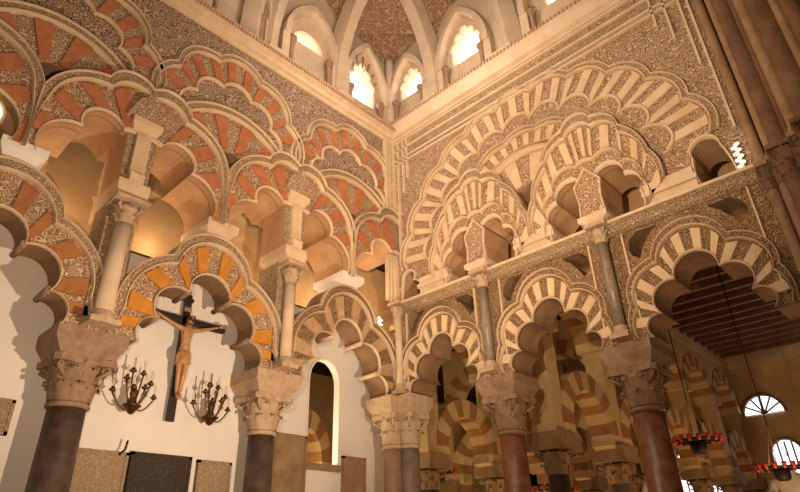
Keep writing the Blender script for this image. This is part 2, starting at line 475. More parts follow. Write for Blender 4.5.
# window rings over each bay
for i, c in enumerate(LC):
    n_l = 1
    I = [(c+.46*math.cos(a), 6.4+.46*math.sin(a)) for a in [math.radians(150-120*k/24) for k in range(25)]]
    E = [(c+1.16*math.cos(a), 6.4+1.16*math.sin(a)) for a in [math.radians(150-120*k/24) for k in range(25)]]
    relief_arch('L', c, 6.86, 'round_arch', ['small round arch with red voussoirs over the dark gap by the corner',
        'small round arch with red voussoirs over the dark triangular gap above the crucifix bay',
        'small round arch with red voussoirs over the dark gap at top left of the wall'][i].replace(' at top left of the wall', ' above the glowing round window'), 'arch',
        I, E, 24, 9, -.02, .04, 'red', 'carve', 'carvefine', tb=(.84,1.0), plain_first=False, inner=False, vt=(.04,.8))
# big interlaced rings
for i, c in enumerate(LC):
    I, bi = ring(c, 7.22, .74, .76, .17, 5, -6, 186); E, be = ring(c, 7.18, 1.2, 1.38, .2, 5, -4, 184)
    I, E = lobes(I, bi, N), lobes(E, be, N)
    relief_arch('L', c, 7.2, 'scalloped_arch', ['topmost scalloped arch with red voussoirs touching the room corner',
        'topmost scalloped arch with red voussoirs above the crucifix bay',
        'topmost scalloped arch with red voussoirs partly cut by the top left picture edge'][i].replace(' partly cut by the top left picture edge',' above the glowing round window'), 'arch',
        I, E, N, 5, -.02, .003, 'red', 'carve', 'carvefine', smin=0.0, tb=(.83,1.0), plain_first=False, vt=(.13,.76))
# scroll panels between the scalloped arches and under the cornice
m = MB().prism(fL, [(0.02,7.0),(8.6,7.0),(8.6,8.9),(0.02,8.9)], -.01, .002)
struct(m.build('trim_2', 'carvebig'))

# pilaster stubs of the left wall
for i, (c, lab) in enumerate(zip(LS[1:], ['carved pilaster with a blocky corbel above the slim colonnette by the crucifix bay',
                                          'wide carved pilaster with a blocky corbel above the pale colonnette beside the cross',
                                          'carved pilaster with a corbel beside the glowing round window'])):
    t = thing('pilaster', W('L', c, 5.4, .05), lab, 'pilaster')
    MB().prism(fL, [(c-.17,5.62),(c+.17,5.62),(c+.19,6.42),(c-.19,6.42)], -.45, .13).build('pilaster_body', 'carvefine', t, 'soffit', 'L')
    MB().wbox('L', c-.09, c+.09, 5.66, 6.34, .12, .19).build('raised_panel', 'stucco', t)
    MB().wbox('L', c-.085, c+.085, 5.62, 5.74, .1, .24).build('foot', 'mould', t)
    m = MB()
    lo = [(-.15,-.03),(.15,-.03),(.15,.25),(-.15,.25)]; hi = [(-.19,-.45),(.19,-.45),(.19,.22),(-.19,.22)]
    def ringv(z, q, k=1): return [W('L', c+x*k, z, d) for x, d in q]
    i0 = m.vs(ringv(5.36, [(-.16,-.3),(.16,-.3),(.16,.22),(-.16,.22)]) + ringv(5.50, hi) + ringv(5.62, hi))
    m.face([i0,i0+1,i0+2,i0+3]); m.face([i0+11,i0+10,i0+9,i0+8])
    for lv in (0,4):
        for k in range(4): m.face([i0+lv+k,i0+lv+(k+1)%4,i0+lv+4+(k+1)%4,i0+lv+4+k])
    m.build('lower_corbel', 'stucco', t)
    m = MB(); q1 = [(-.14,.0),(.14,.0),(.14,.15),(-.14,.15)]; q2 = [(-.19,.0),(.19,.0),(.19,.23),(-.19,.23)]
    i0 = m.vs(ringv(6.38, q1)+ringv(6.48, q2)+ringv(6.56, q2)); m.face([i0,i0+1,i0+2,i0+3]); m.face([i0+11,i0+10,i0+9,i0+8])
    for lv in (0,4):
        for k in range(4): m.face([i0+lv+k,i0+lv+(k+1)%4,i0+lv+4+(k+1)%4,i0+lv+4+k])
    m.build('upper_corbel', 'stucco', t)
    MB().prism(fL, [(c-.27,6.56),(c+.27,6.56),(c+.16,6.85),(c,7.02),(c-.16,6.85)], .10, .22).build('carved_panel', 'carve', t)

# corbel slabs under the pendants
for i, c in enumerate(LC):
    m = MB(); q1 = [(-.16,-.5),(.16,-.5),(.16,.02),(-.16,.02)]; q2 = [(-.23,-.6),(.23,-.6),(.23,.145),(-.23,.145)]
    i0 = m.vs([W('L', c+x, 5.43, d) for x, d in q1]+[W('L', c+x, 5.51, d) for x, d in q2]+[W('L', c+x, 5.61, d) for x, d in q2])
    m.face([i0,i0+1,i0+2,i0+3]); m.face([i0+11,i0+10,i0+9,i0+8])
    for lv in (0,4):
        for k in range(4): m.face([i0+lv+k,i0+lv+(k+1)%4,i0+lv+4+(k+1)%4,i0+lv+4+k])
    o = m.build('corbel_slab', 'white' if i != 1 else 'ashlar')  # outer slabs coloured white in place of lamp light falling on them
    tag(o, ['bright white corbel slab above the arch with the arched window','plain cream corbel slab on top of the crucifix arch','white corbel slab above the arch cut by the left picture edge'][i].replace(' cut by the left picture edge',' next to the round window'), 'corbel')

# lower arches, left wall
def lowL(c):
    I, bi = mirror([(.80,3.78),(.62,4.10),(.28,4.52)], [.12,.22,.33], c)
    E, be = mirror([(1.14,3.78),(1.14,4.14),(.56,4.95)], [.0,.16,.47], c)
    return lobes(I, bi, N), lobes(E, be, N)
for i, c in enumerate(LC):
    I, E = lowL(c)
    t = relief_arch('L', c, 3.86, 'lobed_arch', ['brown lobed arch framing the arched window, beside the corner columns',
        'lobed arch with orange voussoirs framing the crucifix', 'large lobed arch with dull brown voussoirs over the bare white wall'][i], 'arch',
        I, E, N, [3,4,7,4,3], -.36, 0, ('tan','orange','umber')[i], 'carvelow' if i == 0 else 'carve', 'carvelow' if i == 0 else 'carvefine', smin=-1, smax=9, plain_first=False, tb=(.78,1.0), vt=(.05,.70), side='soffdark')  # window arch also takes brown carving, its shade put into the colour

    for k in (12,24,36,48):
        p = I[k]
        MB().tube([W('L', p[0], p[1]+.012, -.37), W('L', p[0], p[1]+.012, .02)], .035, 10).build('cusp_roll', ('stucco','capdark','capdark')[i], t)
# carved jamb strips either side of colonnettes (wall between neighbouring lower arches)
for i, c in enumerate(LS[1:], 1):
    struct(MB().prism(fL, [(c-.17,3.80),(c+.17,3.80),(c+.17,5.40),(c-.17,5.40)], -.45, .03).build('trim_%d' % (i+2), 'carvefine'))
# cornice of the left wall
def cornice(w, s0, s1, prof, name, mat):
    m = MB(); n = len(prof)
    i = m.vs([W(w, s0, z, d) for z, d in prof] + [W(w, s1, z, d) for z, d in prof])
    for k in range(n): m.face([i+k, i+(k+1)%n, i+n+(k+1)%n, i+n+k])
    m.face([i+k for k in range(n)]); m.face([i+n+k for k in reversed(range(n))])
    return struct(m.build(name, mat))
cornice('L', -.05, 8.6, [(8.90,-.5),(8.90,.04),(8.94,.06),(8.96,.12),(9.02,.14),(9.05,.22),(9.12,.24),(9.17,.22),(9.17,-.5)], 'trim_6', 'mould')
cornice('R', -.05, 5.9, [(8.90,-.5),(8.90,.03),(8.93,.05),(8.96,.12),(9.17,.17),(9.20,.20),(9.25,.20),(9.25,-.5)], 'trim_7', 'ashlar')
# brick dentils on the cornices
t = thing('dentil_course', W('L', 0, 9.0, .2), 'row of small reddish brick dentils along the cornice of the red arch wall', 'frieze')
m = MB()
s = .15
while s < 8.4:
    m.wbox('L', s, s+.03, 9.055, 9.115, .2, .262); s += .055
o = m.build('dentils', stone('brick dentil', (.36,.19,.12), (.5,.3,.2), 9), t); o['kind'] = 'stuff'
t = thing('dentil_course', W('R', 0, 9.2, .2), 'row of tiny brown dentils above the plain cornice of the cream arch wall', 'frieze')
m = MB(); s = .15
while s < 5.7:
    m.wbox('R', s, s+.035, 9.20, 9.25, .18, .235); s += .07
o = m.build('dentils', stone('brown dentil', (.34,.2,.12), (.46,.3,.19), 9), t); o['kind'] = 'stuff'

# ================================================================== RIGHT WALL
def subR(c):
    I, bi = mirror([(.63,5.37),(.62,5.60),(.49,5.92),(.09,6.06)], [.02,.11,.19,.01], c)
    E, be = mirror([(.945,5.66),(.86,6.14),(.58,6.70),(.22,7.06)], [.05,.06,.10,.16], c)
    return lobes(I, bi, N), lobes(E, be, N)
OPC = [(0,5.37)] + lobes([(.22,5.37),(.24,5.80),(.46,5.74),(.62,5.37)], [.02,.17,.09], N)
OPP = lobes([(5.12,5.37),(5.10,5.80),(5.40,5.84),(5.47,5.37)], [.03,.20,.02], N) + [(5.72,5.37)]
bottom = []
for ci, c in enumerate(RS):
    Ip, _ = subR(c)
    if ci == 0: Ip = OPC
    if ci == 3: Ip = OPP
    bottom += Ip
hR = [(2.56,6.56),(3.14,6.56),(3.08,6.34),(2.90,6.0),(2.80,6.0),(2.62,6.34)]
poly = bottom + [(5.72, 8.95),(0,8.95)]
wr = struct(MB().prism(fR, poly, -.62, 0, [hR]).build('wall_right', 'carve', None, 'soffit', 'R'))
up_lab = ['upper lobed cream arch cut in half by the room corner', 'upper lobed cream arch over the second colonnette from the corner, above the chandelier bay',
          'upper lobed cream arch over the colonnette above the red brown marble column', 'upper lobed cream arch running into the clustered pier']
up_lab[1] = 'upper lobed cream arch over the colonnette nearer the room corner'
for i, c in enumerate(RS):
    I, E = subR(c)
    if i in (0, 3):
        continue
    relief_arch('R', c, 5.37, 'multilobed_arch', up_lab[i], 'arch', I, E, N, [2,4,4,6,4,4,2], -.02, .12, 'stucco', 'carve', 'carvefine',
                smin=0.0, smax=5.7, tb=(.86,1.0), vt=(.36,.81), mid=.30, plain_first=False)
for i, c in [(1, RC[1])]:
    aa = [math.radians(155-130*k/24) for k in range(25)]
    I = [(c+.5*math.cos(a), 6.04+.50*math.sin(a)) for a in aa]; E = [(c+1.05*math.cos(a), 6.02+1.12*math.sin(a)) for a in aa]
    relief_arch('R', c, 6.5, 'round_arch', ['plain round arch of cream voussoirs between the two arches nearest the corner','round arch of cream voussoirs over the dark gap in the middle of the cream wall','round arch of cream voussoirs beside the clustered pier'][i], 'arch',
        I, E, 24, 9, -.02, .045, 'stucco', 'carve', 'mould', tb=(.9,1.0), plain_first=False, inner=False, vt=(.04,.86), smax=5.7)
I, bi = ring(2.85, 6.05, 1.12, 1.16, .04, 7, 8, 172); E, be = ring(2.85, 6.05, 1.46, 1.46, .10, 7, 8, 172)
I, E = lobes(I, bi, N), lobes(E, be, N)
relief_arch('R', 2.85, 7.2, 'scalloped_arch', 'inner scalloped ring of small cream voussoirs in the middle of the cream wall', 'arch',
            I, E, N, 5, -.02, .03, 'stucco', 'carve', 'carvefine', tb=(.8,1.0), vt=(.05,.72))
I, bi = ring(2.85, 5.75, 1.95, 1.96, .22, 11, 9, 174); E, be = ring(2.85, 5.75, 2.62, 2.60, .12, 11, 7, 175)
I, E = lobes(I, bi, N), lobes(E, be, N)
relief_arch('R', 2.85, 5.66, 'scalloped_arch', 'giant scalloped arch of long cream voussoirs spanning the whole cream wall', 'arch',
            I, E, N, 5, -.02, .003, 'stucco', 'carve', 'carvefine', tb=(.86,1.0), vt=(.09,.81), smin=.05, smax=5.68, plain_first=False)
# carved rectangular frame around the giant arch
def frame_strip(s0, s1, z0, z1, d, mat, name): return struct(MB().prism(fR, [(s0,z0),(s1,z0),(s1,z1),(s0,z1)], 0, d).build(name, mat))
m = MB()
for z in (8.82, 8.62, 8.40, 8.30): m.wbox('R', .06, 5.6, z, z+.035, 0, .05)
for s in (.06, .17, .30, .40): m.wbox('R', s, s+.03, 5.5 if s < .1 else (6.4 if s < .2 else (7.6 if s < .35 else 7.9)), 8.5+.3, 0, .05)
for s in (5.16, 5.32, 5.5, 5.6): m.wbox('R', s, s+.03, {5.16:8.05,5.32:7.7,5.5:7.1,5.6:6.0}[s], 8.8, 0, .05)
struct(m.build('trim_8', 'mould'))
frame_strip(.09, 5.6, 8.43, 8.60, .012, 'carvefine', 'trim_9')
m = MB()
for s in (.04, .14, .22): m.wbox('L', s, s+.04, 5.45, 8.9, 0, .085)
struct(m.build('trim_10', 'mould'))
# stringcourse
cornice('R', .0, 5.75, [(5.21,-.5),(5.21,.02),(5.24,.07),(5.30,.09),(5.34,.14),(5.37,.14),(5.37,-.5)], 'trim_11', 'carvefine')
m = MB()
for c in RC: m.wbox('R', c-.31, min(c+.31,5.7), 5.37, 5.50, -.62, .10); m.wbox('R', c-.33, min(c+.33,5.7), 5.50, 5.56, -.62, .15); m.wbox('R', c-.30, min(c+.3,5.7), 5.56, 5.68, 0, .125)
struct(m.build('trim_12', 'ashlar'))
m = MB()
for s0 in (.02,): m.wbox('R', .02, 5.72, 5.335, 5.372, .12, .165)
struct(m.build('trim_13', 'mould'))
for k, Q in enumerate((OPC[1:], OPP[:-1])):
    cx = sum(p[0] for p in Q)/len(Q); m = MB()
    m.strip(fR, Q, [(cx+(x-cx)*1.16, 5.37+(z-5.37)*1.10) for x, z in Q], -.02, .06, .25); struct(m.build('trim_%d' % (50+k), 'mould'))
# tapering stubs above the stringcourse
for c, lab in ((1.9,'carved hexagonal panel above the colonnette nearer the room corner'),(3.8,'carved hexagonal panel above the colonnette over the red brown marble column')):
    t = thing('pilaster', W('R', c, 5.37, 0), lab, 'pilaster')
    MB().prism(fR, [(c-.19,5.40),(c+.19,5.40),(c+.165,5.75),(c+.20,6.02),(c+.10,6.18),(c,6.27),(c-.10,6.18),(c-.20,6.02),(c-.165,5.75)], -.45, .19).build('carved_panel', 'carve', t, 'soffit', 'R')
    m = MB()
    hexa = [(c-.19,5.42),(c+.19,5.42),(c+.165,5.75),(c+.20,6.02),(c,6.27),(c-.20,6.02),(c-.165,5.75)]
    hin = [(c+(x-c)*.86, 5.85+(z-5.85)*.9) for x, z in hexa]
    m.strip(fR, hexa, hin, .17, .215, .2, closed=True); m.build('panel_border', 'mould', t)
    m = MB(); q1 = [(-.10,-.02),(.10,-.02),(.10,.22),(-.10,.22)]; q2 = [(-.2,-.4),(.2,-.4),(.2,.27),(-.2,.27)]
    i0 = m.vs([W('R', c+x, 5.37, d) for x, d in q1]+[W('R', c+x, 5.43, d) for x, d in q2]+[W('R', c+x, 5.50, d) for x, d in q2])
    m.face([i0,i0+1,i0+2,i0+3]); m.face([i0+11,i0+10,i0+9,i0+8])
    for lv in (0,4):
        for k in range(4): m.face([i0+lv+k,i0+lv+(k+1)%4,i0+lv+4+(k+1)%4,i0+lv+4+k])
    m.build('corbel', 'ashlar', t)

# lower screen of the right wall
def lowR(c, ext=False):
    I, bi = mirror([(.62,3.78),(.47,4.02),(.24,4.38)], [.12,.17,.27], c)
    E, be = mirror([(.84,3.78),(.80,4.20),(.43,4.72)], [.04,.15,.36], c)
    return lobes(I, bi, N), lobes(E, be, N)
def drop(c, sg):
    pts = [(.30,5.16),(.55,5.17),(.66,5.08),(.69,4.96),(.66,4.86),(.58,4.80),(.52,4.92),(.42,5.06)]
    return [(c+sg*x, z) for x, z in pts]
bottom = [(0,3.78)]; holes = []
for c in RC:
    Ip, _ = lowR(c); bottom += Ip
    holes += [drop(c,1), drop(c,-1)]
poly = bottom + [(5.72,3.78),(5.72,5.22),(0,5.22)]
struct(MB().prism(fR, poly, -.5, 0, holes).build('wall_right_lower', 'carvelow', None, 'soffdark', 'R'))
for i, c in enumerate(RC):
    I, E = lowR(c)
    relief_arch('R', c, 3.6, 'lobed_arch', ['lobed cream arch beside the room corner in the lower screen', 'lobed cream arch between the two red brown columns',
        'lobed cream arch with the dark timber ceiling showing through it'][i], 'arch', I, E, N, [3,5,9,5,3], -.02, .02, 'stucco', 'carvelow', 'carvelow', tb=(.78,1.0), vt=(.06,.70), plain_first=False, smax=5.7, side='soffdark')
m = MB()
for s in (.24, 1.66, 2.12, 3.56, 4.02, 5.50):
    m.wbox('R', s, s+.02, 3.9, 5.20, 0, .035)
struct(m.build('trim_14', 'mould'))

# ================================================================== COLUMNS
column('L', 4.76, -.30, .185, 'darkmarb', 'capdark', 'thick dark brown marble column with acanthus capital beside the wall lamps', group=None, impw=.37)
column('L', 2.34, -.30, .170, 'darkmarb', 'cap', 'dark grey column between the crucifix wall and the arched window', group=None, impw=.36)
column('L', 7.15, -.30, .185, 'greymarb', 'cap', 'grey column carrying the far end of the dull brown lobed arch', group=None)
column('L', .17, .02, .145, 'pinkmarb', 'cap', 'slim pinkish column in the corner, on the window side', group=None, impz=3.78, impw=.23, impd=(-.35,.20))
column('R', .22, .02, .145, 'greymarb', 'cap', 'slim grey column in the corner, beside its pink twin', group=None, impz=3.8, impw=.21, impd=(-.35,.20))
column('R', 1.88, -.25, .170, 'redmarb', 'capdark', 'polished red brown column between the first two openings of the screen', group=None, impw=.31)
column('R', 3.76, -.25, .175, 'redmarb', 'capdark', 'thick red brown marble column in front of the timber ceiling bay', group=None, impw=.31)
G = None
colonnette('L', 4.76, 3.81, 5.06, 5.36, .095, 'ashlar', 'pale colonnette standing on the capital of the dark brown column', G)
colonnette('L', 2.34, 3.81, 5.06, 5.36, .08, 'ashlar', 'slim pale colonnette between the crucifix arch and the window arch', G)
colonnette('L', 7.15, 3.81, 5.06, 5.36, .095, 'ashlar', 'pale colonnette standing at the far end of the dull brown lobed arch', G)
colonnette('R', 1.9, 3.81, 5.10, 5.37, .068, 'greymarb', 'slim grey colonnette nearer the room corner, on the carved screen', G)
colonnette('R', 3.8, 3.81, 5.10, 5.37, .068, 'greymarb', 'slim grey colonnette above the thick red brown marble column', G)
colonnette('R', .17, 3.82, 5.10, 5.37, .06, 'ashlar', 'slim cream colonnette in the room corner above the paired columns', G, d=.14)

# ================================================================== CLERESTORY
def lobed_window(c, z0, w_, h_, n=6):
    """small multifoil window head"""
    pts = [(c+w_*.5, z0), (c-w_*.5, z0)]
    base = [(c-w_*.5, z0),(c-w_*.52, z0+h_*.35),(c-w_*.34, z0+h_*.62),(c-w_*.15, z0+h_*.82),(c+w_*.15, z0+h_*.82),(c+w_*.34, z0+h_*.62),(c+w_*.52, z0+h_*.35),(c+w_*.5, z0)]
    return lobes(base, [.02,w_*.14,w_*.14,w_*.2,w_*.14,w_*.14,.02], n)
def lunette(c, z0, r):
    out = [(c+r*math.cos(a), z0+r*math.sin(a)) for a in [PI*k/14 for k in range(15)]]
    return out
cl = -.35
WL = [lunette(1.98, 10.42, .36)[::-1], lobed_window(.52, 9.95, .62, 1.15)[::-1], lunette(4.6, 10.2, .36)]
struct(MB().prism(fL, [(-.35,9.15),(8.6,9.15),(8.6,12.6),(-.35,12.6)], cl-.25, cl, WL).build('wall_left_clerestory', 'ashlar'))
WR = [lobed_window(.32, 10.3, .55, .75)[::-1], lobed_window(1.78, 10.25, .62, .95)[::-1], lobed_window(3.9, 10.2, .62, .95)[::-1]]
struct(MB().prism(fR, [(-.35,9.15),(6,9.15),(6,12.6),(-.35,12.6)], cl-.25, cl, WR).build('wall_right_clerestory', 'ashlar'))
wn = 1
for w, hs in (('L', WL), ('R', WR)):
    for h in hs:
        t = struct(thing('window_%d' % wn, W(w, h[0][0], h[0][1], cl-.2), None, None)); wn += 1
        cx = sum(p[0] for p in h)/len(h); cz = sum(p[1] for p in h)/len(h)
        MB().prism(lambda s, z, d: W(w, s, z, d), [(cx+(x-cx)*1.05, cz+(z-cz)*1.05) for x, z in h], cl-.24, cl-.22).build('pane', 'glow', t)
        MB().strip(lambda s, z, d: W(w, s, z, d), h, [(cx+(x-cx)*1.14, cz+(z-cz)*1.14) for x, z in h], cl-.01, cl+.03, .2, closed=True).build('window_frame', 'mould', t)
struct(MB().wbox('L', -.4, 8.6, 9.10, 9.17, -.8, -.2).build('trim_15', 'ashlar'))
struct(MB().wbox('R', -.4, 6, 9.15, 9.24, -.8, -.2).build('trim_16', 'ashlar'))

def niche(w, c, z0, hw, zs, ztop, label, mat='ashlar', dd=.22, th=.16):
    """pointed relief arch on the clerestory standing on two short colonnettes"""
    fn = lambda s, z, d: W(w, s, z, d)
    t = thing('niche_arch', W(w, c, z0, cl), label, 'arch')
    In = arc((c-hw, zs), (c, ztop), hw*.32, 10)[:-1] + arc((c, ztop), (c+hw, zs), hw*.32, 10)
    Out = arc((c-hw-th, zs), (c, ztop+th*1.3), hw*.36, 10)[:-1] + arc((c, ztop+th*1.3), (c+hw+th, zs), hw*.36, 10)
    MB().strip(fn, In, Out, cl, cl+dd, .12).build('arch_ring', mat, t)
    for sg in (-1,1): MB().wbox(w, c+sg*(hw+th*.5)-th*.5, c+sg*(hw+th*.5)+th*.5, z0, zs, cl, cl+dd*.8).build('jamb', mat, t)
    for sg in (-1,1):
        p = W(w, c+sg*(hw-.07), z0, cl+dd*.6)
        MB().lathe((p.x,p.y,z0), [(.075,0),(.075,.05),(.045,.08),(.043,zs-z0-.17),(.06,zs-z0-.15),(.05,zs-z0-.13),(.095,zs-z0-.03),(.095,zs-z0)], 12).build('small_column', 'pinkmarb', t)
    return t
niche('L', 1.98, 9.2, .52, 10.25, 11.25, 'pointed niche around the crescent of daylight in the clerestory')
niche('L', .52, 9.2, .50, 10.05, 11.35, 'tall pointed niche with the shell headed window in the clerestory corner')
niche('R', .32, 9.24, .42, 10.2, 11.2, 'narrow pointed niche in the clerestory beside the corner, over the cream wall')
niche('R', 1.78, 9.24, .50, 10.2, 11.4, 'pointed niche around the trefoil window over the cream wall')
niche('R', 3.75, 9.24, .50, 10.2, 11.4, 'pointed niche over the cream wall nearest the clustered pier')
niche('L', 3.55, 9.2, .52, 10.25, 11.3, 'pointed niche in the clerestory over the crucifix bay')
# shell flutes of the corner window
t = thing('shell_hood', W('L', .52, 10.6, cl), 'fan of short ribs around the bright corner window', 'ornament')
for k in range(7):
    a = math.radians(20+140*k/6)
    MB().tube([W('L', .52+.36*math.cos(a), 10.5+.42*math.sin(a), cl+.03), W('L', .52+.50*math.cos(a), 10.55+.66*math.sin(a), cl+.05)], .018, 6).build('flute', 'pier', t)

def rib(p0, p1, rise, wid, dep, label, bow=.0, n=24, portion=1.0):
    """vault rib: a half-ellipse springing from p0 to p1"""
    p0 = Vector(p0); p1 = Vector(p1); h = (p1-p0); hn = h.normalized(); side = Vector((-hn.y, hn.x, 0)).normalized()
    m = MB(); rows = []
    for k in range(n+1):
        a = PI*k/n*portion
        c = p0 + h*(.5-.5*math.cos(a)) + Vector((0,0,rise*math.sin(a)**.9))
        tan = Vector((h.x*math.sin(a)*.5, h.y*math.sin(a)*.5, rise*math.cos(a))).normalized()
        nor = side.cross(tan).normalized()
        rows.append([c - side*wid/2, c + side*wid/2, c + side*wid/2 + nor*dep, c - side*wid/2 + nor*dep])
    if rows[n//2][2].z < rows[n//2][0].z:
        for r in rows: r[2] = r[1] - (r[2]-r[1]); r[3] = r[0] - (r[3]-r[0])
    i = m.vs([v for r in rows for v in r])
    for k in range(n):
        for j in range(4): m.face([i+4*k+j, i+4*k+(j+1)%4, i+4*(k+1)+(j+1)%4, i+4*(k+1)+j])
    m.face([i,i+1,i+2,i+3]); m.face([i+4*n+3,i+4*n+2,i+4*n+1,i+4*n])
    t = thing('vault_rib', p0, label, 'rib')
    m.build('rib_body', 'ashlar', t)
    MB().box((p0.x-.2,p0.y-.2,p0.z-.25),(p0.x+.2,p0.y+.2,p0.z)).build('springer', 'ashlar', t)
    return t
rib(W('L', 1.27, 9.45, -.15), W('R', 6.0, 9.45, -.15), 4.3, .26, .34, 'broad vault rib rising from the red arch wall between two niches')
rib(W('R', 1.02, 9.5, -.15), W('L', 6.6, 9.5, -.15), 4.3, .26, .34, 'broad vault rib rising from the cream wall between two niches')
rib(W('R', 2.75, 9.5, -.15), W('L', 3.2, 9.5, -.15) + Vector((0,-.01,0)), 4.4, .24, .3, 'vault rib crossing from the cream wall above its middle niche')
rib(W('L', 2.85, 9.45, -.15), W('R', 3.1+1.6, 9.45, -.15), 4.4, .24, .3, 'vault rib crossing from the red arch wall above the crescent window')
# corner shaft and web of the dome
MB_ = MB().lathe((.18,.18,9.2), [(.09,0),(.09,2.2),(.12,2.3)], 12); struct(MB_.build('trim_17', 'ashlar'))
def dome():
    m = MB(); cx, cy = -3.0, -2.85; rings = []
    prof = [(3.6,11.5),(3.5,11.8),(3.1,12.4),(2.5,13.0),(1.6,13.7),(.6,14.1),(.02,14.15)]
    i = len(m.v); seg = 8
    for r, z in prof:
        for j in range(seg):
            a = 2*PI*(j+.5)/seg; k = 1/math.cos(PI/8)
            m.v.append(Vector((cx+r*k*math.cos(a), cy+r*k*math.sin(a), z)))
    for k in range(len(prof)-1):
        for j in range(seg): m.face([i+k*seg+j, i+k*seg+(j+1)%seg, i+(k+1)*seg+(j+1)%seg, i+(k+1)*seg+j])
    return m
struct(dome().build('ceiling_dome', 'webred'))
# carved squinch panel in the corner
m = MB(); a, b_, c_ = W('L', 1.1, 11.9, -.3), W('R', 1.1, 11.9, -.3), Vector((-.9,-.9,12.9)); d_ = Vector((.3,.3,11.5))
i = m.vs([a, b_, c_, d_]); m.face([i,i+3,i+1]); m.face([i,i+1,i+2]); struct(m.build('ceiling_squinch', 'webred'))

# ================================================================== PIER on the right edge
t = thing('clustered_pier', W('R', 5.9, 0, 0), 'massive dark clustered pier of brown shafts closing the cream wall', 'pier')
MB().wbox('R', 5.72, 7.6, 0, 13, -.6, .05).build('pier_core', 'pierdark', t)
specs = [(5.92,.22,.035,'pier'),(6.08,.37,.04,'pierdark'),(6.44,.66,.05,'pier'),(6.68,.82,.05,'pier'),(5.74,.10,.055,'pier'),(5.86,.17,.05,'pier'),(5.98,.30,.10,'pierdark'),(6.16,.42,.07,'pier'),(6.32,.56,.13,'pierdark'),(6.56,.72,.09,'pierdark'),(6.78,.9,.14,'pierdark')]
for s, d, r, mt in specs:
    p = W('R', s, 0, d)
    MB().lathe((p.x,p.y,5.36), [(r*1.3,0),(r*1.3,.04),(r*1.05,.08),(r,.15),(r,7.5)], 16).build('upper_shaft', mt, t)
    o = MB().lathe((p.x,p.y,0), [(r*1.6,0),(r*1.6,.2),(r*1.1,.3),(r,.4),(r,5.0)], 16).build('lower_shaft', mt, t)
    capital_mesh((p.x,p.y), 5.0, .33, r*1.0, leaves=6).build('shaft_capital', 'pierdark', t)
    MB().box((p.x-r*1.45,p.y-r*1.45,5.31),(p.x+r*1.45,p.y+r*1.45,5.365)).build('abacus', mt, t)
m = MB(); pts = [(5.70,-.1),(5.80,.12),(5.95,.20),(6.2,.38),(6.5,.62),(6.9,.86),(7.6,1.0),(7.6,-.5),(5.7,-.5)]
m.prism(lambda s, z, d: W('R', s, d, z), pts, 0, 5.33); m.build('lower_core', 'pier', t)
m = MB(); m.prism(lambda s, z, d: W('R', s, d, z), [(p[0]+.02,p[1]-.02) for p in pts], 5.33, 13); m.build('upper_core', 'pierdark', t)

# ================================================================== CRUCIFIX
cd = -.50
t = thing('crucifix', W('L', 3.51, 3.05, cd), 'wooden crucifix with a painted figure hung on the white wall', 'crucifix')
def beam_(s0, z0, s1, z1, wd, dep):
    L = math.hypot(s1-s0, z1-z0); nx, nz = -(z1-z0)/L*wd/2, (s1-s0)/L*wd/2
    return MB().prism(fL, [(s0+nx,z0+nz),(s1+nx,z1+nz),(s1-nx,z1-nz),(s0-nx,z0-nz)], cd-.02-dep, cd-.02)
beam_(3.51, 3.08, 3.51, 4.66, .095, .05).build('upright', 'crosswood', t)
beam_(3.0, 4.38, 4.02, 4.38, .095, .045).build('crossbeam', 'crosswood', t)
def trefoil(s, z):
    m = MB()
    for a in (0, 2.09, 4.19): 
        cc = (s+.035*math.cos(a+PI/2), z+.035*math.sin(a+PI/2))
        m.prism(fL, [(cc[0]+.035*math.cos(k*PI/6), cc[1]+.035*math.sin(k*PI/6)) for k in range(12)], cd-.06, cd)
    return m
for s, z in ((3.0,4.38),(4.02,4.38),(3.51,4.68)): trefoil(s, z).build('finial', 'crosswood', t)
MB().wbox('L', 3.46, 3.56, 4.50, 4.56, cd-.02, cd+.0).build('title_plate', 'tablet', t)
def skinned(name, joints, edges, mat, parent, sub=2):
    org = parent_origin(parent)
    me = bpy.data.meshes.new(name); me.from_pydata([tuple(Vector(j[0])-org) for j in joints], edges, []); me.update()
    o = bpy.data.objects.new(name, me); COL.objects.link(o)
    sk = o.modifiers.new('skin', 'SKIN'); sk.use_smooth_shade = True
    me.skin_vertices or None
    for i, j in enumerate(joints):
        r = j[1]; me.skin_vertices[0].data[i].radius = (r, r) if not isinstance(r, tuple) else r
        me.skin_vertices[0].data[i].use_root = (i == 0)
    sb = o.modifiers.new('sub', 'SUBSURF'); sb.levels = sub; sb.render_levels = sub
    me.materials.append(M[mat]); o.parent = parent
    return o
def skin_obj(name, joints, edges, mat, parent, sub=2):
    org = parent_origin(parent)
    me = bpy.data.meshes.new(name); me.from_pydata([tuple(Vector(j[0])-org) for j in joints], edges, [])
    o = bpy.data.objects.new(name, me); COL.objects.link(o)
    md = o.modifiers.new('skin', 'SKIN'); md.use_smooth_shade = True
    if not me.skin_vertices:
        bpy.context.view_layer.objects.active = o; o.select_set(True)
        bpy.ops.mesh.customdata_skin_add(); o.select_set(False)
    for i, j in enumerate(joints):
        r = j[1]; me.skin_vertices[0].data[i].radius = (r, r) if not isinstance(r, tuple) else r
    me.skin_vertices[0].data[0].use_root = True
    sb = o.modifiers.new('sub', 'SUBSURF'); sb.levels = sub; sb.render_levels = sub
    bpy.context.view_layer.update()
    dg = bpy.context.evaluated_depsgraph_get()
    nm = bpy.data.meshes.new_from_object(o.evaluated_get(dg)); nm.name = name
    for p in nm.polygons: p.use_smooth = True
    bpy.data.objects.remove(o)
    nm.materials.clear(); nm.materials.append(M[mat])
    o = bpy.data.objects.new(name, nm); COL.objects.link(o); o.parent = parent
    return o
H = 1.0
def P(s, z, d): return W('L', 3.51+s, z, cd+d)
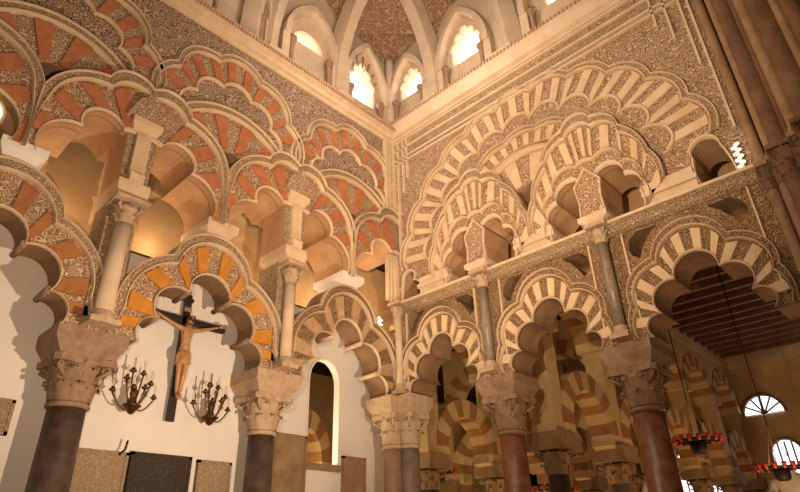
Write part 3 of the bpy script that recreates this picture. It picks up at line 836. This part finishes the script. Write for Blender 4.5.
J = [(P(0,3.93,.06),.062),(P(0,4.03,.065),(.058,.045)),(P(0.005,4.13,.07),(.072,.05)),(P(0.005,4.22,.065),(.066,.046)),(P(0.0,4.275,.07),.026),(P(-.012,4.31,.09),.036),(P(-.018,4.365,.10),.040),
     (P(.095,4.235,.06),.034),(P(.25,4.29,.05),.025),(P(.40,4.355,.04),.017),(P(.45,4.375,.04),.015),
     (P(-.095,4.235,.06),.034),(P(-.25,4.29,.05),.025),(P(-.40,4.355,.04),.017),(P(-.45,4.375,.04),.015),
     (P(.045,3.88,.06),.045),(P(.05,3.66,.10),.034),(P(.02,3.45,.05),.022),(P(.015,3.39,.06),.016),
     (P(-.04,3.88,.06),.045),(P(-.02,3.66,.11),.034),(P(-.015,3.45,.07),.022),(P(-.012,3.39,.085),.016)]
Ed = [(0,1),(1,2),(2,3),(3,4),(4,5),(5,6),(3,7),(7,8),(8,9),(9,10),(3,11),(11,12),(12,13),(13,14),(0,15),(15,16),(16,17),(17,18),(0,19),(19,20),(20,21),(21,22)]
body = skin_obj('figure_body', J, Ed, 'skin', t)
for sg in (1,-1):
    hj = [(P(sg*.455,4.377,.045),.016)]; he = []
    hj.append((P(sg*.475,4.385,.05),.019))
    he.append((0,1))
    for q, (dz, L) in enumerate(((.016,.045),(.006,.052),(-.005,.048),(-.015,.036))):
        b0 = len(hj); hj.append((P(sg*.488,4.387+dz,.055),.006)); hj.append((P(sg*(.488+L*.6),4.388+dz*1.5,.07),.0052)); hj.append((P(sg*(.488+L*.7),4.386+dz*1.5,.088),.0045))
        he += [(1,b0),(b0,b0+1),(b0+1,b0+2)]
    b0 = len(hj); hj += [(P(sg*.465,4.40,.06),.006),(P(sg*.472,4.415,.075),.005)]; he += [(1,b0),(b0,b0+1)]
    skin_obj('hand', hj, he, 'skin', t, 1)
    MB().tube([P(sg*.018,3.40,.07), P(sg*.016,3.345,.10), P(sg*.014,3.325,.125)], [.018,.02,.009], 8).build('foot', 'skin', t)
fc = P(-.018,4.365,.10)
m = MB(); m.tube([fc+Vector((0,-.036,.014)), fc+Vector((0,-.050,-.006)), fc+Vector((0,-.036,-.010))], [.005,.009,.005], 6); m.build('nose', 'skin', t)
for sg in (-1,1):
    m = MB(); m.tube([fc+Vector((sg*.008,-.038,.010)), fc+Vector((sg*.022,-.033,.008))], .004, 5); m.build('eye', 'hair', t)
m = MB(); m.tube([fc+Vector((-.012,-.037,-.020)), fc+Vector((.012,-.037,-.020))], .004, 5); m.build('mouth', 'hair', t)
# hair, beard, loincloth, crown
m = MB(); c0 = P(-.018,4.372,.088)
for k in range(9):
    a = PI*(.05+.9*k/8)
    x0 = Vector((math.cos(a)*.036, .012, math.sin(a)*.036))
    m.tube([c0+Vector((x0.x, x0.y, x0.z)), c0+Vector((x0.x*1.25, .02, x0.z*.3-.02)), c0+Vector((x0.x*1.2, .015, -.075))], [.015,.016,.006], 6)
m.build('hair', 'hair', t)
MB().tube([P(-.018,4.335,.128), P(-.018,4.315,.13)], [.014,.005], 6).build('beard', 'hair', t)
mm = MB(); cc = P(-.018,4.40,.10)
mm.tube([cc+Vector((math.cos(a)*.042, math.sin(a)*.042, .004*math.sin(5*a))) for a in [2*PI*k/20 for k in range(21)]], .007, 6).build('thorn_crown', 'hair', t)
m = MB(); pc = P(0,3.90,.06)
m.lathe((pc.x,pc.y,3.80), [(.070,-.05),(.098,-.02),(.092,.03),(.094,.07),(.084,.11),(.078,.13)], 16)
m.tube([P(.07,3.92,.10), P(.10,3.86,.11), P(.095,3.76,.10)], [.018,.022,.006], 6)
m.build('loincloth', 'cloth', t)

# ================================================================== WALL CANDELABRA
def sconce(c, zc, label):
    t = thing('wall_candelabrum', W('L', c, zc-.05, -.55), label, 'candelabrum', None)
    p = W('L', c, zc, -.42)
    MB().lathe((p.x,p.y,zc-.10), [(.01,0),(.04,.02),(.06,.05),(.10,.09),(.11,.10),(.05,.13),(.035,.2),(.05,.24),(.02,.3)], 14).build('bowl', 'bronze', t)
    MB().tube([W('L', c, zc-.02, -.61), W('L', c, zc+.0, -.45)], .015, 6).build('bracket', 'bronze', t)
    arms = [(-.24,.10,.0),(-.15,.24,.06),(-.07,.36,.0),(.05,.38,-.02),(.14,.26,.07),(.25,.12,.0),(-.05,.16,.16),(.08,.14,.16)]
    for dx, dz, dd in arms:
        q = W('L', c+dx, zc+dz, -.42+dd)
        pts = [p+Vector((0,0,.02))]
        for k in range(1,9):
            u = k/8; mid = p.lerp(q, u); pts.append(mid + Vector((0,0,-.09*math.sin(PI*u))))
        a = MB().tube(pts, .009, 6).build('arm', 'bronze', t)
        MB().lathe((q.x,q.y,q.z), [(.008,0),(.03,.012),(.042,.03),(.018,.035),(.02,.06)], 10).build('candle_cup', 'bronze', a)
        MB().lathe((q.x,q.y,q.z+.05), [(.0095,0),(.0095,.12),(.003,.13)], 8).build('candle', 'candle', a)
    return t
sconce(4.05, 3.17, 'bronze wall candelabrum hanging between the dark column and the crucifix')
sconce(3.05, 3.17, 'bronze wall candelabrum hanging between the crucifix and the dark grey column')

# ================================================================== TABLETS
def tablet(s0, s1, z1, z0, mat, label, frame='stucco', d=.05):
    t = thing('stone_tablet', W('L', (s0+s1)/2, z0, -.6), label, 'tablet')
    MB().wbox('L', s0+.02, s1-.02, z0+.02, z1-.02, -.60, -.60+d-.01).build('inscribed_face', mat, t)
    m = MB()
    for a in ((s0,s1,z1-.035,z1),(s0,s1,z0,z0+.035),(s0,s0+.035,z0,z1),(s1-.035,s1,z0,z1)): m.wbox('L', *a, -.615, -.60+d)
    m.build('border', frame, t)
    return t
tablet(3.92, 4.60, 2.68, 1.9, 'tablet', 'pale inscribed stone tablet beside the dark column base', 'tablet')
tablet(3.14, 3.89, 2.70, 1.85, 'tabdark', 'black inscribed slab under the crucifix', 'tabdark')
tablet(2.58, 3.05, 2.68, 1.9, 'tablet', 'narrow inscribed tablet beside the dark grey column', 'tablet')
tablet(5.18, 5.8, 3.08, 2.73, 'tablet', 'small pale tablet on the white wall at the picture edge'.replace('at the picture edge','beyond the dark column'), 'tablet')
tablet(1.38, 1.95, 3.14, 1.2, 'slabstone' if 0 else 'halldark', 'grey brown veined slab beside the arched window', 'halldark')
tablet(.20, .66, 2.94, 1.2, 'pinkmarb', 'pinkish stone slab between the arched window and the corner columns', 'pinkmarb')
o = MB().tube([W('L', 4.03, 2.64, -.6), W('L', 4.03, 2.66, -.52), W('L', 4.0, 2.70, -.5), W('L', 3.985, 2.80, -.5)], .012, 6).build('iron_hook', 'iron')
tag(o, 'little black iron hook sticking up above the pale tablet', 'hook')

# arched window in the white wall
t = struct(thing('window_9', W('L', 1.04, 2.8, -.67), None, None))
wi = [(1.04+(x-1.04)*.93, z if z < 2.9 else 2.8+(z-2.8)*.975) for x, z in win]
MB().strip(fL, win, wi, -.73, -.60, .1, closed=True).build('window_frame', 'white', t)
MB().wbox('L', .68, 1.40, 2.70, 2.80, -.74, -.60).build('sill', 'halldark', t)
# small room behind the arched window
struct(MB().wbox('L', -.3, 3.2, 2.0, 6.0, -3.6, -3.5).build('wall_window_room', 'hall'))

def late_room():
    for k in range(2):
        striped_arch((-.2-1.5*k, 2.3), .35, .55, 3.0, .3, 11, 'yellow striped arch seen through the arched window, %s' % ('nearer its bright edge','further in')[k], None, group=None)
# glowing round window at the left edge
t = struct(thing('window_10', W('L', 6.34, 5.86, .0), None, None))
MB().prism(fL, [(6.34+.13*math.cos(PI*k/10), 5.86+.16*math.sin(PI*k/10)) for k in range(20)], .0, .06).build('pane', 'sky', t)
a = [(6.34+.13*math.cos(PI*k/10), 5.86+.16*math.sin(PI*k/10)) for k in range(20)]
MB().strip(fL, a, [(6.34+(x-6.34)*1.25, 5.86+(z-5.86)*1.22) for x, z in a], .0, .09, .2, closed=True).build('window_frame', 'mould', t)

# ================================================================== HALL BEYOND THE SCREEN
def striped_arch(pos, yaw, r, zs, depth, nv, label, wall_to=None, half=1.25, mats=('hall','hallred'), name='striped_arch', horseshoe=.3, group='striped arches of the hall beyond the screen', thick=.34):
    """round or horseshoe arch in a wall panel; pos = ground point of its centre, yaw = direction of span"""
    ux, uy = math.cos(yaw), math.sin(yaw); vx, vy = -uy, ux
    fn = lambda s, z, d: Vector((pos[0]+ux*s+vx*d, pos[1]+uy*s+vy*d, z))
    t = thing(name, (pos[0], pos[1], zs), label, 'arch', group)
    a0, a1 = PI+horseshoe, -horseshoe
    for k in range(nv):
        xs = [a0+(a1-a0)*(k+j/4)/nv for j in range(5)]
        A = [(r*math.cos(a), zs+r*.2+r*math.sin(a)) for a in xs]; B = [((r+thick)*math.cos(a), zs+r*.2+(r+thick)*math.sin(a)) for a in xs]
        MB().strip(fn, A, B, -depth/2-.02, depth/2+.02, 0).build('voussoir', mats[k%2], t)
    if wall_to:
        arcp = [((r+thick-.02)*math.cos(a), zs+r*.2+(r+thick-.02)*math.sin(a)) for a in [PI-PI*j/16 for j in range(17)]]
        poly = [(-half, zs-.1)] + ([(-(r+thick-.02), zs-.1)] if r+thick < half else []) 
        arcp = [(max(-half+.001, min(half-.001, x)), z) for x, z in arcp]
        poly = [(-half, zs)] + arcp + [(half, zs), (half, wall_to), (-half, wall_to)]
        MB().prism(fn, poly, -depth/2, depth/2).build('wall_panel', 'hall', t)
    return t
def hall_column(x, y, r, mat, label, zc=3.0, top=None):
    t = thing('hall_column', (x,y,0), label, 'column', 'marble columns of the hall beyond the screen')
    MB().lathe((x,y,0), [(r*1.4,0),(r*1.4,.1),(r*1.1,.2),(r,.3),(r*.95,zc-.4)], 16).build('shaft', mat, t)
    capital_mesh((x,y), zc-.4, .36, r, leaves=6).build('capital', 'halldark', t)
    MB().box((x-r*1.9,y-r*1.9,zc-.06),(x+r*1.9,y+r*1.9,zc+.2)).build('impost_block', 'halldark', t)
    if top: MB().box((x-.17,y-.17,zc+.2),(x+.17,y+.17,top)).build('pillar', 'hall', t)
    return t
late_room()
def arow(x0, y0, dx, dy, n, sp, where):
    yaw = math.atan2(dy, dx)
    for k in range(n+1):
        x, y = x0+dx*sp*k, y0+dy*sp*k
        hall_column(x, y, .16, ('darkmarb','greymarb','redmarb')[k%3], 'marble column with pale pillar above, %s' % where, 3.0, 5.2)
    for k in range(n):
        x, y = x0+dx*sp*(k+.5), y0+dy*sp*(k+.5)
        striped_arch((x,y), yaw, sp/2-.42, 3.25, .34, 13, 'lower striped horseshoe arch, %s' % where, None)
        striped_arch((x,y), yaw, sp/2-.30, 4.75, .42, 13, 'upper striped round arch, %s' % where, 6.6, sp/2, horseshoe=0.0)
arow(1.6, -1.75, 1, 0, 5, 2.1, 'in the row beside the timber ceiling')
arow(1.7, .9, 1, 0, 4, 2.1, 'in the row behind the corner opening')
arow(5.9, 3.6, 0, -1, 2, 2.3, 'in the cross row behind the corner opening')
struct(MB().box((12.2,-12,0),(12.5,8,8)).build('wall_back', 'hall'))
struct(MB().box((.55,7.8,0),(12.3,8,8)).build('wall_side', 'hall'))
struct(MB().box((.55,-12.1,0),(12.3,-12,8)).build('wall_far_side', 'hall'))
# ceiling boards and beams
struct(MB().box((.5,-12,6.72),(12.4,8,6.85)).build('ceiling', 'wood'))
x = 1.2; k = 0
while x < 12.1:
    o = MB().box((x,-12,6.46),(x+.11,-1.95,6.72)).build('ceiling_beam', 'beam')
    tag(o, 'brown timber beam of the dark ceiling beyond the screen', 'beam', 'parallel beams of the dark timber ceiling')
    x += .52
struct(MB().box((.5,-1.97,6.2),(12.3,-1.90,6.6)).build('trim_18', 'ashlar'))
struct(MB().box((12.1,-12,6.2),(12.2,-1.9,6.6)).build('trim_19', 'ashlar'))
# windows in the back wall
def back_window(y, z, r, n, kind):
    t = struct(thing('window_%d' % n, (12.15, y, z), None, None))
    fn = lambda s, zz, d: Vector((12.2-d, y+s, z+zz))
    if kind == 'lunette': pts = [(r*math.cos(a), r*math.sin(a)) for a in [PI*k/16 for k in range(17)]]
    else: pts = [(-r*.8,-r)] + [(r*.8,-r)] + [(r*.8*math.cos(a), r*.9+r*.8*math.sin(a)) for a in [PI*k/12 for k in range(13)]]
    MB().prism(fn, pts, .0, .03).build('pane', 'glow2', t)
    m = MB()
    if kind == 'lunette':
        for k in range(1,6):
            a = PI*k/6; m.tube([fn(0,0,.05), fn(r*math.cos(a), r*math.sin(a), .05)], .025, 4)
    else:
        for k in range(-1,2): m.tube([fn(k*r*.4,-r,.05), fn(k*r*.4, r*1.6,.05)], .025, 4)
    m.build('glazing_bars', 'halldark', t)
    MB().strip(fn, pts, [(x*1.15, zz*1.12) for x, zz in pts], -.05, .12, .2, closed=True).build('window_frame', 'halldark', t)
back_window(-2.52, 4.85, .48, 11, 'lunette'); back_window(-4.0, 4.95, .48, 12, 'lunette')
back_window(-2.75, 3.4, .42, 13, 'arch'); back_window(-4.1, 3.4, .42, 16, 'arch'); back_window(-.25, 3.3, .5, 17, 'arch'); back_window(-1.0, 2.6, .5, 14, 'arch'); back_window(1.2, 2.6, .5, 15, 'arch')

# chandeliers
def chandelier(x, y, z, r, label, top=6.5):
    t = thing('oil_lamp_chandelier', (x,y,z), label, 'chandelier', None)
    MB().lathe((x,y,z-.02), [(r*.25,-.16),(r*.34,-.12),(r*.36,.0),(r*.3,.02)], 16).build('bowl', 'iron', t)
    m = MB(); n = 24
    for rr, w_ in ((r,.018),(r*.62,.014)):
        m.tube([Vector((x+rr*math.cos(2*PI*k/n), y+rr*math.sin(2*PI*k/n), z)) for k in range(n+1)], w_, 6)
    for k in range(8):
        a = 2*PI*k/8; m.tube([(x,y,z),(x+r*math.cos(a), y+r*math.sin(a), z)], .012, 5)
    m.build('ring', 'iron', t)
    for k in range(16):
        a = 2*PI*k/16; px, py = x+r*math.cos(a), y+r*math.sin(a)
        MB().lathe((px,py,z), [(.012,-.03),(.028,0),(.036,.04),(.033,.065)], 8).build('glass_lamp', 'redglass', t)
    m = MB()
    for k in range(3):
        a = 2*PI*k/3+.4; m.tube([(x+r*.62*math.cos(a), y+r*.62*math.sin(a), z),(x,y,z+.62)], .007, 5)
    m.build('chains', 'candle', t)
    MB().tube([(x,y,z+.62),(x,y,top)], .010, 5).build('cable', 'iron', t)
    return t
chandelier(3.0, -3.38, 3.03, .33, 'black ring chandelier of red oil lamps hanging in front of the thick red brown column, lit brightest'.replace(', lit brightest',''))
chandelier(4.0, -4.15, 2.64, .31, 'ring chandelier of red oil lamps in front of the white statue')
chandelier(3.0, 1.75, 3.08, .36, 'ring chandelier of red oil lamps seen beside the grey corner column')
chandelier(3.0, -.88, 2.52, .36, 'ring chandelier of red oil lamps low in the middle screen opening')

# white statues at the end of the hall
def statue(x, y, h, label):
    t = thing('white_statue', (x,y,0), label, 'statue')
    MB().box((x-.3,y-.3,0),(x+.3,y+.3,1.2)).build('plinth', 'statue', t)
    q = 1.2; k = h
    def V(a,b,c): return Vector((x+a*k, y+b*k, q+c*k))
    J = [(V(0,0,.5),.10*k),(V(0,0,.65),.10*k),(V(0,0,.80),.12*k),(V(0,0,.87),.05*k),(V(-.01,0,.95),.065*k),(V(0,.16,.78),.05*k),(V(-.08,.2,.62),.04*k),(V(-.14,.1,.66),.03*k),(V(0,-.16,.78),.05*k),(V(-.03,-.22,.62),.04*k),(V(-.12,-.2,.52),.03*k),(V(0,.02,.25),.14*k),(V(0,.02,.02),.17*k)]
    skin_obj('robed_figure', J, [(0,1),(1,2),(2,3),(3,4),(2,5),(5,6),(6,7),(2,8),(8,9),(9,10),(0,11),(11,12)], 'statue', t)
    return t
statue(9.0, -3.25, 2.1, 'white robed marble statue behind the small chandelier')
statue(6.2, -1.15, 2.3, 'white marble statue glimpsed between the striped arches beside the thick red brown column')

# led fittings on the stringcourse
def led(w, s0, s1, z, d, label):
    t = thing('led_strip', W(w, (s0+s1)/2, z, d), label, 'lamp')
    n = 7
    for k in range(n):
        s = s0+(s1-s0)*(k+.5)/n
        p = W(w, s, z, d)
        MB().lathe((p.x,p.y,z+.03+ .05*k*0), [(.012,0),(.026,.015),(.026,.04),(.01,.055)], 8).build('bulb', 'led', t)
    MB().wbox(w, s0, s1, z, z+.03, d-.03, d+.03).build('strip_body', 'mould', t)
def led_up(w, s, z0, z1, d, label):
    t = thing('led_strip', W(w, s, z0, d), label, 'lamp')
    n = 8
    for k in range(n):
        p = W(w, s+(.025 if k % 2 else -.025), z0+(z1-z0)*(k+.5)/n, d)
        MB().lathe((p.x,p.y,p.z-.015), [(.008,0),(.022,.008),(.022,.02),(.008,.028)], 8).build('bulb', 'led', t)
    MB().wbox(w, s-.02, s+.02, z0, z1, d-.05, d-.01).build('strip_body', 'mould', t)
led_up('R', 5.56, 5.38, 5.72, .16, 'short upright strip of bright leds on the ledge by the clustered pier')
led_up('L', .30, 4.86, 5.16, -.1, 'short upright strip of bright leds beside the corner, over the window arch')

struct(MB().box((-9,-9,-.1),(12.3,8,0)).build('floor', 'floor'))
struct(MB().box((-9,.55,0),(.6,.75,0.01)).build('trim_20', 'floor'))

# ================================================================== LIGHTS
def area(loc, target, size, power, col=(1,.72,.45), spread=None, name='area_light'):
    L = bpy.data.lights.new(name, 'AREA'); L.energy = power; L.color = col; L.size = size
    if spread: L.spread = math.radians(spread)
    o = bpy.data.objects.new(name, L); COL.objects.link(o); o.location = loc
    o.rotation_euler = (Vector(target)-Vector(loc)).to_track_quat('-Z','Y').to_euler(); return o
def spot(loc, target, power, ang=60, blend=.6, r=.05, col=(1,.72,.45)):
    L = bpy.data.lights.new('spot_light', 'SPOT'); L.energy = power; L.color = col; L.spot_size = math.radians(ang); L.spot_blend = blend; L.shadow_soft_size = r
    o = bpy.data.objects.new('spot_light', L); COL.objects.link(o); o.location = loc
    o.rotation_euler = (Vector(target)-Vector(loc)).to_track_quat('-Z','Y').to_euler(); return o
spot((-3.0,-4.3,1.7), (-3.6,0,5.9), 620, 125, .9, .04, (1,.745,.51))
spot((-6.3,-4.6,2.3), (-2.6,0,6.0), 330, 110, .9, .04, (1,.745,.51))
spot((-5.2,-5.0,3.4), (0,-2.3,8.0), 980, 98, 1.0, .05, (1,.73,.475))
spot((-4.6,-1.0,8.4), (0,-2.9,6.6), 260, 110, .9, .4, (1,.80,.58))
area((-2.8,-2.8,10.8), (-2.8,-2.8,0), 2.5, 50, (1,.84,.66))
area((-2.4,-2.4,9.2), (-.2,-.2,11.5), 1.5, 40, (1,.86,.70))
for x, y, p in ((3,-4.5,75),(3,2.6,60),(7,-4.5,80),(8,1,60),(3,-.5,40)):  # unseen fill points added low in the hall to light its ceiling
    L = bpy.data.lights.new('hall_lamp', 'POINT'); L.energy = p; L.color = (1,.62,.30); L.shadow_soft_size = .3
    o = bpy.data.objects.new('hall_lamp', L); COL.objects.link(o); o.location = (x,y,1.6)
L = bpy.data.lights.new('recess_lamp', 'POINT'); L.energy = 25; L.color = (1,.8,.55); L.shadow_soft_size = .1
o = bpy.data.objects.new('recess_lamp', L); COL.objects.link(o); o.location = (-.45,.7,5.3)
for w_, s_, z_, d_, e_ in (('L',5.4,5.5,-.80,5),('L',4.0,5.5,-.80,4.5),('L',3.0,5.5,-.80,5),('L',1.7,5.5,-.80,4.5),('R',2.4,5.6,-.82,1.2),('R',1.2,5.6,-.82,1.2),('R',3.3,5.6,-.82,1.2),('R',4.3,5.6,-.82,1)):  # unseen fill points added behind the openings to brighten the recess
    L = bpy.data.lights.new('ledge_uplight', 'POINT'); L.energy = e_; L.color = (1,.72,.45); L.shadow_soft_size = .06
    o = bpy.data.objects.new('ledge_uplight', L); COL.objects.link(o); o.location = W(w_, s_, z_, d_)
L = bpy.data.lights.new('room_lamp', 'POINT'); L.energy = 130; L.color = (1,.8,.5); L.shadow_soft_size = .3  # unseen fill point added to light the small room and window reveal
o = bpy.data.objects.new('room_lamp', L); COL.objects.link(o); o.location = (-1.7,1.5,2.6)

wd = bpy.data.worlds.new('world'); sc.world = wd; wd.use_nodes = True
bg = wd.node_tree.nodes['Background']; bg.inputs[0].default_value = (1,.70,.46,1); bg.inputs[1].default_value = .13

# ================================================================== CAMERA
cam = bpy.data.cameras.new('camera'); co = bpy.data.objects.new('camera', cam); COL.objects.link(co)
a = Vector((.69947648,-.71440469,-.01893667)); b = Vector((-.32272321,-.33939973,.88354827)); c = Vector((.63763813,.61190993,.4679571))
mt = Matrix((a, b, -c)).transposed().to_4x4(); mt.translation = Vector((-6.7736,-6.3482,1.6)); co.matrix_world = mt
cam.sensor_width = 36; cam.lens = 574.045*36/800; cam.shift_x = .01427; cam.shift_y = .00533
cam.clip_start = .05; cam.clip_end = 100
sc.camera = co
sc.view_settings.view_transform = 'Standard'; sc.view_settings.look = 'None'; sc.view_settings.gamma = 1
sc.view_settings.use_curve_mapping = False; sc.view_settings.exposure = 0.55
